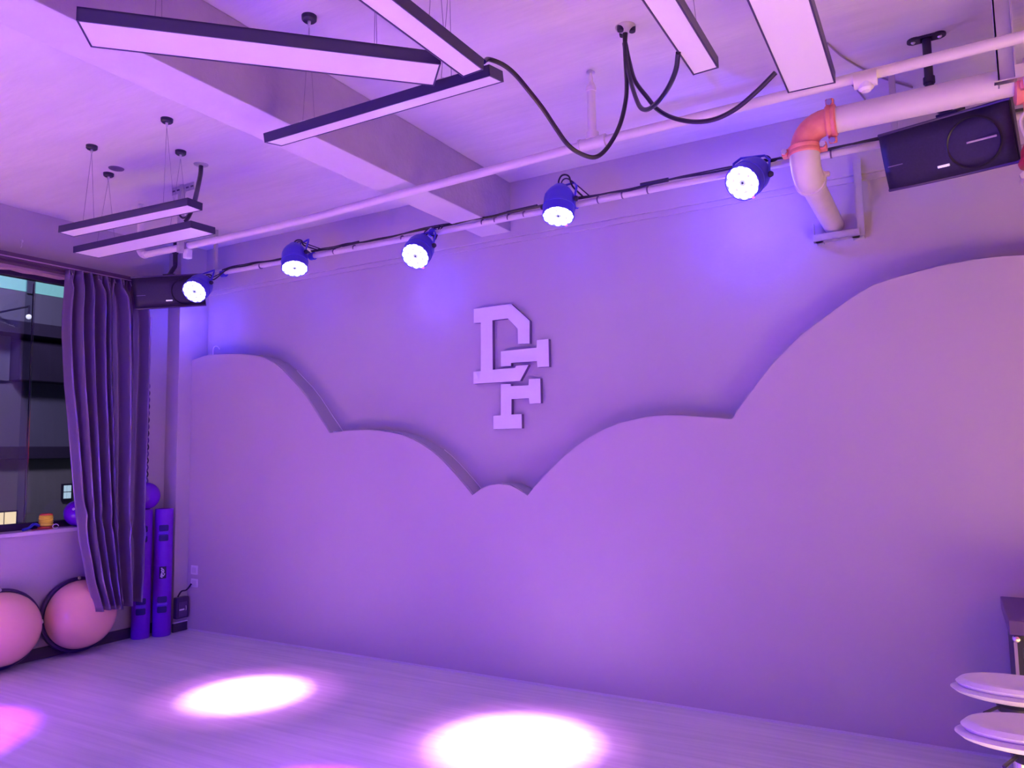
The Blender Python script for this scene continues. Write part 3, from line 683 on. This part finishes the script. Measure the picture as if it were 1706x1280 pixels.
LAMPS = [
    ((324, 486), (0.334, -0.727, -0.600), 'leftmost stage lamp on the bar, glowing in front of the corner speaker', 1.6),
    ((491, 447), (0.310, -0.287, -0.906), 'second stage lamp from the left, pointing down at the floor', .35),
    ((692, 427), (0.167, -0.720, -0.674), 'middle stage lamp, tilted towards the camera, with a loose cable loop above', 1.1),
    ((930, 360), (0.085, -0.351, -0.933), 'fourth stage lamp from the left, pointing down, double cable loop on top', .35),
    ((1237, 305), (-0.282, -0.775, -0.566), 'rightmost stage lamp beside the coral pipe elbow, facing the camera', 2.6),
]
SPOTS = [(-4.90, 1.88, 0), (-3.95, 3.42, 0), (-2.42, 2.20, 0), (-2.04, 3.50, 0), (-.9, .9, 0)]
for i, (px, aim, lab, blue) in enumerate(LAMPS):
    c = at(px[0], px[1], 1, 3.9 if i == 0 else 4.0); ax = -Vector(aim).normalized()       # ax points from the lens to the back of the can
    r = .098
    t = thing('stage_lamp', c + ax * .2, lab, 'stage lamp', 'LED par stage lamps on the bar')
    X = ax.cross(Vector((0, 0, 1))).normalized(); Yv = ax.cross(X).normalized()
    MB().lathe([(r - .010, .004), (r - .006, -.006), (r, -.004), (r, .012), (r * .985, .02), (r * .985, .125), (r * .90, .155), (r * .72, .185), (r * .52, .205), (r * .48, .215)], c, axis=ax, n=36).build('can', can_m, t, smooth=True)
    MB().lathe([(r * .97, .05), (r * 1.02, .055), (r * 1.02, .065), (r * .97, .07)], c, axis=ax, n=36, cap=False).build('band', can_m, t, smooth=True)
    face = MB().lathe([(.001, .0), (r - .009, .001)], c, axis=ax, n=36, cap=False).build('lens_plate', mat('lens_plate', (.3, .3, .8), .3, emit=(.25, .25, 1.0), estr=1.2), t)
    for ring, rad, ph in ((6, .036, 0), (12, .074, .26)):
        for k in range(ring):
            a = 2 * PI * k / ring + ph
            p = c + X * (rad * math.cos(a)) + Yv * (rad * math.sin(a)) - ax * .001
            MB().lathe([(.0005, -.008), (.013, -.006), (.0190, .0)], p, axis=ax, n=12, cap=False).build('led_lens', led_m, face, smooth=True)
    MB().lathe([(.0005, -.004), (.006, -.003), (.007, 0)], c - ax * .001, axis=ax, n=10, cap=False).build('centre_screw', black, face)
    if i in (3, 4, 2):
        MB().lathe([(.0005, -.007), (.007, -.005), (.009, .0)], c - Vector((0, 0, 1)).cross(ax).cross(ax).normalized() * (-.088) + X * .03 - ax * .002, axis=ax, n=10, cap=False).build('status_led', red_led, face, smooth=True)
    # yoke: two arms from the can's sides up to a bar clamp
    hs = Vector((1, 0, 0)) - ax * ax.x; hs.normalize()
    piv = c + ax * .10
    cl = Vector((piv.x + (.11 if i != 0 else .05), BY, BZ))
    yk = []
    for sg_ in (-1, 1):
        a_ = piv + hs * (sg_ * (r + .006))
        yk.append(a_)
        MB().lathe([(.016, 0), (.018, .008), (.012, .02)], a_, axis=hs * sg_, n=12).build('tilt_knob', black, t, smooth=True)
    topc = piv + Vector((0, .07, .13)); 
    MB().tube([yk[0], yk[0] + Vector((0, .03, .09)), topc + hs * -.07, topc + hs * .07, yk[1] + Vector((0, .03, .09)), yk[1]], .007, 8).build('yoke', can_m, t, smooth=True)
    MB().tube([topc, (topc.x + .03, BY - .01, BZ + .03)], .008, 8).build('clamp_bolt', steel, t)
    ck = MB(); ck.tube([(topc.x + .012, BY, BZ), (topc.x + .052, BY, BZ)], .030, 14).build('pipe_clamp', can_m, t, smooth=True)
    # cable out of the back with a loop
    bk = c + ax * .205
    lr = (.03, .03, .045, .05, .04)[i]
    cable('power_lead', [bk, bk + Vector((-.01, 0, lr)), bk + Vector((.01, .01, lr * 1.8)), bk + Vector((.05, .02, lr * 1.6)), bk + Vector((.07, .03, lr * .3)), Vector((topc.x + .10, BY - .01, BZ + .035))], .0055, parent=t)
    cable('signal_lead', [bk + X * .02, bk + Vector((.01, 0, lr * .8)), bk + Vector((.03, .01, lr * 1.3)), bk + Vector((.07, .02, lr * .9)), Vector((topc.x + .14, BY - .01, BZ + .035))], .004, parent=t)
    # the beam it throws on the floor, and added blue light imitating bloom on the wall
    e = light('beam', 'SPOT', c - ax * .03, (6000, 2210, 6000, 2210, 6000)[i], ((.36, .03, 1.0), (.78, .48, 1.0))[i % 2], SPOTS[i], spot_size=math.radians((24, 18, 24, 20.5, 26)[i]), spot_blend=1.0, shadow_soft_size=.0)
    light('halo', 'SPOT', c - ax * .03, (200, 330, 200, 330, 200)[i], ((.42, .09, 1.0), (.90, .22, 1.0))[i % 2], SPOTS[i], spot_size=math.radians((48, 27, 48, 28, 48)[i]), spot_blend=1.0, shadow_soft_size=.0)
    light('bloom_tint', 'POINT', at(px[0], px[1] + 45, 1, 4.27), 4.5 * blue, (0.07, 0.05, 1.0), shadow_soft_size=.0)

# ------------------------------------------------------------------ big white pipe with coral elbow
PY, PZ, PR = 3.6, 2.975, .058
bp = thing('drain_pipe', (-.45, 4.0, 2.75), 'large white pipe with coral grooved elbow turning down and back into the wall', 'pipe')
MB().tube([(-.375, PY, PZ), (1.2, PY, PZ), (RIGHT, PY, PZ)], PR, 28).build('horizontal_run', white_pipe, bp, smooth=True)
R_ = .10; EX = -.50
arc = [Vector((-.385, PY, PZ))] + [Vector((-.40 - R_ * math.sin(a), PY, PZ - R_ * (1 - math.cos(a)))) for a in [PI / 2 * k / 8 for k in range(9)]]
MB().tube(arc, .060, 28).build('coral_elbow', coral, bp, smooth=True)
def collar(c, ax, name, r=.072, w_=.045):
    ax = Vector(ax)
    cc = MB().lathe([(r * .93, -w_ / 2), (r, -w_ / 2 + .006), (r, -.006), (r * .95, 0), (r, .006), (r, w_ / 2 - .006), (r * .93, w_ / 2)], c, axis=ax, n=28).build(name, coral, bp, smooth=True)
    return cc
c1 = collar((-.378, PY, PZ), (1, 0, 0), 'coral_coupling'); c2 = collar((EX, PY, PZ - R_ - .012), (0, 0, 1), 'coral_coupling')
for cc, p, side, axx in ((c1, Vector((-.378, PY, PZ)), Vector((0, -.35, 1)), Vector((0, 1, .35))), (c1, Vector((-.378, PY, PZ)), Vector((0, .35, -1)), Vector((0, 1, .35))),
                         (c2, Vector((EX, PY, PZ - R_ - .012)), Vector((1, 0, 0)), Vector((0, 1, 0))), (c2, Vector((EX, PY, PZ - R_ - .012)), Vector((-1, 0, 0)), Vector((0, 1, 0)))):
    side.normalize(); axx.normalize()
    q = p + side * .083
    MB().frame(q, (.03, .05, .034), side, axx, side.cross(axx)).build('bolt_lug', coral, cc, bevel=.006)
    MB().lathe([(.009, -.040), (.009, .040)], q, axis=axx, n=8).build('bolt', steel, cc)
    MB().lathe([(.014, -.045), (.014, -.032)], q, axis=axx, n=6).build('nut', steel, cc)
R2 = .10
z_end = 2.762
zt_ = PZ - R_
arc2 = [Vector((EX, PY, zt_ - .02))] + [Vector((EX, PY + R2 * (1 - math.cos(a)), zt_ - .03 - (zt_ - .03 - z_end) * math.sin(a))) for a in [PI / 2 * k / 8 for k in range(9)]] + [Vector((EX, PY + .13, z_end))]
MB().tube(arc2, .066, 28).build('white_elbow', white_pipe, bp, smooth=True)
MB().tube([(EX, PY + .12, z_end), (EX, PY + .155, z_end)], .072, 28).build('elbow_collar', white_pipe, bp, smooth=True)
MB().frame((EX + .07, PY + .14, z_end + .02), (.035, .03, .02)).build('collar_lug', white_pipe, bp, bevel=.004)
MB().tube([(EX, PY + .12, z_end), (EX, BACK - .005, z_end)], .055, 28).build('wall_run', white_pipe, bp, smooth=True)
# welded angle bracket on the wall carrying the pipe end
br = thing('pipe_bracket', (-.48, BACK - .07, 2.68), 'pale steel angle bracket on the back wall under the pipe end', 'bracket')
yb = BACK - .06
MB().box((-.60, yb - .04, 2.655), (-.36, yb + .01, 2.662)).box((-.60, yb - .04, 2.655), (-.36, yb - .034, 2.695)).build('bottom_angle', galv, br, fix=False)
MB().box((-.375, yb - .02, 2.655), (-.335, yb - .014, 3.09)).box((-.375, yb - .02, 2.655), (-.369, yb + .03, 3.09)).build('upright_angle', galv, br, fix=False)
MB().box((-.603, yb - .01, 2.66), (-.597, yb + .03, 2.77)).build('left_strap', galv, br)
MB().box((-.59, yb - .03, 2.655), (-.55, BACK - .002, 2.66)).box((-.40, yb - .03, 2.655), (-.34, BACK - .002, 2.66)).build('wall_tab', galv, br, fix=False)

# right hand channel holding both pipes
ch = thing('pipe_channel', (.27, 3.50, 2.93), 'pale steel channel dropping from the ceiling in front of the large pipe at right', 'hanger')
MB().box((.255, 3.49, 2.93), (.315, 3.496, CEIL)).box((.255, 3.49, 2.93), (.260, 3.53, CEIL)).box((.309, 3.465, 2.93), (.315, 3.496, CEIL)).build('channel', galv, ch, fix=False)
MB().box((.24, 3.46, 2.93), (.70, 3.49, 2.936)).box((.31, 3.46, 2.936), (.70, 3.465, 2.985)).build('cross_angle', steel, ch, fix=False)
MB().box((.305, 3.50, CEIL - .006), (.20, 3.42, CEIL)).build('ceiling_plate', galv, ch)

# coral valve group at the right edge
vl = thing('pipe_valve', (.36, 3.58, 2.5), 'coral red valve and couplings cut by the right edge of the picture', 'valve')
MB().lathe([(.030, -.035), (.037, -.03), (.037, -.005), (.033, 0), (.037, .005), (.037, .03), (.030, .035)], (.385, SY, 3.052), axis=(1, 0, 0), n=20).build('small_coupling', coral, vl, smooth=True)
MB().frame((.385, SY - .04, 3.052), (.035, .02, .03)).build('lug', coral, vl, bevel=.004)
MB().lathe([(.066, -.04), (.078, -.034), (.078, -.008), (.072, 0), (.078, .008), (.078, .034), (.066, .04)], (.352, PY, PZ - .02), axis=(1, 0, 0), n=24).build('large_coupling', coral, vl, smooth=True)
MB().frame((.352, PY - .085, PZ - .045), (.05, .03, .06)).build('lug', coral, vl, bevel=.006)
red = mat('valve_red', (.50, .02, .04), .35)
MB().lathe([(.062, 0), (.070, .02), (.068, .05), (.050, .09), (.03, .12)], (.385, PY - .02, 2.62), n=24).build('valve_body', red, vl, smooth=True)
MB().lathe([(.05, 0), (.075, .006), (.08, .02), (.075, .034), (.05, .04)], (.385, PY - .02, 2.60), n=28).build('flange', red, vl, smooth=True)
MB().tube([(.385, PY, 2.2), (.385, PY, 2.9)], .045, 20).build('riser', coral, vl, smooth=True)
MB().lathe([(.05, -.03), (.062, -.024), (.062, .024), (.05, .03)], (.385, PY, 2.55), n=24).build('lower_coupling', coral, vl, smooth=True)
MB().lathe([(.010, -.05), (.010, .05)], (.318, PY - .03, 2.555), axis=(0, 1, 0), n=8).build('bolt', steel, vl)
MB().lathe([(.016, -.008), (.016, .008)], (.318, PY - .075, 2.555), axis=(0, 1, 0), n=6).build('nut', steel, vl)
cable('signal_wire', [Vector((.345, 3.50, 3.02)), Vector((.34, 3.49, 2.95)), Vector((.345, 3.5, 2.83)), Vector((.318, 3.5, 2.77)), Vector((.33, 3.5, 2.70)), Vector((.35, 3.5, 2.66))], .005, m=white_pipe, parent=vl)

# ------------------------------------------------------------------ speakers
def speaker(c, yaw, tilt, roll, label, top):
    c = Vector(c)
    nrm = Vector((math.sin(yaw) * math.cos(tilt), -math.cos(yaw) * math.cos(tilt), -math.sin(tilt)))
    r0 = Vector((math.cos(yaw), math.sin(yaw), 0)); u0 = nrm.cross(r0)
    r = r0 * math.cos(roll) + u0 * math.sin(roll); u = -r0 * math.sin(roll) + u0 * math.cos(roll)
    W, H, D = .56, .27, .27
    t = thing('loudspeaker', c - nrm * D / 2 - u * H / 2, label, 'speaker', 'black hanging loudspeakers')
    P = lambda a, b, d: c + r * a + u * b - nrm * d
    # tapered cabinet
    fr = [P(a * W / 2, b * H / 2, .03) for a, b in ((-1, -1), (1, -1), (1, 1), (-1, 1))]
    bk = [P(a * W / 2 * .72, b * H / 2 * .95, D) for a, b in ((-1, -1), (1, -1), (1, 1), (-1, 1))]
    MB().add(fr + bk, [(0, 1, 2, 3), (7, 6, 5, 4), (0, 4, 5, 1), (1, 5, 6, 2), (2, 6, 7, 3), (3, 7, 4, 0)]).build('cabinet', black, t, bevel=.006)
    # bowed grille: thicker in the middle than at its ends
    n = 14; m = MB(); vs = []
    for j in range(5):
        v = -1 + 2 * j / 4
        for i in range(n + 1):
            a = -1 + 2 * i / n
            bow = .030 * (1 - a * a) + .010
            hh = H / 2 * (1 - .035 * abs(a) ** 3) * .95
            vs.append(P(a * W / 2 * .985, v * hh, .022 - bow * (1 - .35 * abs(v) ** 3)))
    m.add(vs, [(j * (n + 1) + i, j * (n + 1) + i + 1, (j + 1) * (n + 1) + i + 1, (j + 1) * (n + 1) + i) for j in range(4) for i in range(n)])
    g_ = m.build('grille', grille_m, t, smooth=True, fix=False)
    sd = g_.modifiers.new('thick', 'SOLIDIFY'); sd.thickness = .012; sd.offset = -1
    # frame lips above and below the grille
    for b in (-1, 1):
        MB().tube([P(a * W / 2, b * H / 2 * .97, .026 - .022 * (1 - a * a)) for a in [-1 + 2 * k / 12 for k in range(13)]], .008, 8).build('frame_lip', mat('speaker_lip', (.07, .045, .13), .3), t, smooth=True)
    # woofer ring showing through, badge and slots
    MB().lathe([(.103, 0), (.108, .004), (.113, 0)], P(.135, -.005, -.018), axis=nrm, n=40, cap=False).build('woofer_ring', mat('ring_dark', (.008, .006, .02), .4), t, smooth=True)
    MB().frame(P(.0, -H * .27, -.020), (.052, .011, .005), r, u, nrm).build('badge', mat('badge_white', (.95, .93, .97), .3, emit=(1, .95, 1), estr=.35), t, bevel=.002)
    MB().frame(P(.165, .0, -.014), (.12, .009, .004), r, u, nrm).build('bright_slot', mat('slot_bright', (.45, .40, .42), .35), t, bevel=.002)
    MB().frame(P(-.215, -.02, -.003), (.07, .004, .004), r, u, nrm).build('slot', mat('slot_bright2', (.25, .2, .3), .35), t)
    # pole mount
    tp = P(0, H / 2, D * .5)
    tx, ty = top
    MB().frame(tp + u * .006, (.09, .09, .012), r, nrm, u).build('mount_plate', black, t, bevel=.002)
    MB().tube([tp, Vector((tx, ty, tp.z + .09)), Vector((tx, ty, tp.z + .12))], .018, 14).build('pivot', black, t, smooth=True)
    MB().tube([Vector((tx, ty, tp.z + .10)), Vector((tx, ty, CEIL - .01))], .019, 16).build('pole', black, t, smooth=True)
    MB().lathe([(.025, 0), (.025, .03)], (tx, ty, tp.z + .20), n=16).build('pole_collar', black, t, smooth=True)
    pl = MB().frame((tx, ty, CEIL - .006), (.05, .05, .012)); 
    pl.tube([(tx - .05, ty, CEIL - .010), (tx - .05, ty, CEIL)], .032, 16); pl.tube([(tx + .05, ty, CEIL - .010), (tx + .05, ty, CEIL)], .032, 16)
    pl.frame((tx, ty, CEIL - .006), (.12, .055, .012))
    pf = pl.build('ceiling_foot', black, t, fix=False)
    for dx in (-.055, .055):
        MB().lathe([(.006, -.018), (.010, -.014), (.010, -.010)], (tx + dx, ty, CEIL), n=8).build('bolt', steel, pf)
    return t
speaker((.051, 3.788, 2.815), -.466, .404, -.079, 'black loudspeaker hanging at right behind the large white pipe', (.018, 3.936))
speaker((-5.61, 3.96, 2.892), .80, .25, .10, 'black loudspeaker hanging in the left corner beside the curtain', (-5.70, 4.08))

# ------------------------------------------------------------------ bar stools and cabinet at the right edge
def stool(cx, cy, rz, label, zs=.70):
    t = thing('bar_stool', (cx, cy, 0), label, 'bar stool', 'white bar stools at the right edge')
    ca_, sa = math.cos(rz), math.sin(rz)
    def W(x, y, z): return Vector((cx + x * ca_ - y * sa, cy + x * sa + y * ca_, z))
    def shell(name, rx, ry, th, z0_, m, lift):
        g = MB(); nr, na = 12, 48; top = []; bt = []
        for j in range(nr + 1):
            q = j / nr
            for k in range(na):
                a = 2 * PI * k / na
                x, y = rx * q * math.cos(a), ry * q * math.sin(a)
                dish = -.016 * math.cos(q * PI * .5) + .045 * lift * max(0, x / rx) ** 2 + .014 * (abs(y) / ry) ** 2 * (0.3)
                edge = th / 2 * (1 - q ** 6) ** .5 if q < 1 else 0
                top.append(W(x, y, z0_ + dish + edge)); bt.append(W(x, y, z0_ + dish - edge))
        fs = []
        for j in range(nr):
            for k in range(na):
                A = (j * na + k, j * na + (k + 1) % na, (j + 1) * na + (k + 1) % na, (j + 1) * na + k)
                fs.append(A); fs.append(tuple(len(top) + i for i in reversed(A)))
        g.add(top + bt, fs)
        return g.build(name, m, t, smooth=True)
    shell('seat_shell', .188, .118, .030, zs - .012, mat('shell_white', (.74, .70, .76), .28), 1)
    shell('seat_cushion', .172, .105, .046, zs + .008, seat_m, 1)
    MB().lathe([(.055, -.02), (.06, 0), (.045, .012)], (cx, cy, zs - .05), n=20).build('seat_plate', black, t, smooth=True)
    MB().tube([(cx, cy, .38), (cx, cy, zs - .05)], .022, 20).build('gas_lift', steel, t, smooth=True)
    MB().tube([(cx, cy, .03), (cx, cy, .42)], .03, 20).build('column', steel, t, smooth=True)
    MB().lathe([(.19, 0), (.195, .006), (.17, .016), (.05, .03), (.032, .05)], (cx, cy, 0.0), n=40).build('base', steel, t, smooth=True)
    pts = [W(.02 + .13 * math.cos(a), .13 * math.sin(a), .27) for a in [2 * PI * k / 24 for k in range(25)]]
    MB().tube(pts, .009, 8).build('footrest', steel, t, smooth=True)
    MB().tube([W(-.03, .0, zs - .05), W(-.09, -.1, zs - .06)], .005, 8).build('lever', black, t)
    return t
stool(.150, 2.53, .12, 'nearer white padded bar stool at the bottom right edge', .715)
stool(.140, 3.03, -.05, 'farther white padded bar stool at the right edge, behind the nearer one', .695)
cb2 = thing('rack_cabinet', (.5, 3.95, 0), 'black cabinet with plum top standing behind the white bar stools', 'cabinet')
MB().box((.185, 3.80, .03), (.80, 4.32, .715)).build('body', black, cb2, bevel=.004)
MB().box((.165, 3.77, .715), (.83, 4.34, .775)).build('top', plum, cb2, bevel=.004)
for k in range(9):
    MB().box((.21, 3.792, .10 + k * .065), (.78, 3.80, .14 + k * .065)).build('slat', mat('slat_navy', (.03, .03, .08), .35), cb2)
MB().box((.18, 3.795, .03), (.192, 3.80, .70)).build('side_strip', mat('strip_mauve', (.42, .32, .44), .4), cb2)
for xx in (.22, .76):
    for yy in (3.84, 4.28):
        MB().lathe([(.02, 0), (.02, .03)], (xx, yy, 0), n=12).build('foot', black, cb2)
MB().lathe([(.0, 0), (.016, .004), (.012, .016), (.0, .02)], (.19, 3.785, .70), axis=(0, -1, 0), n=12, cap=False).build('knob', steel, cb2, smooth=True)
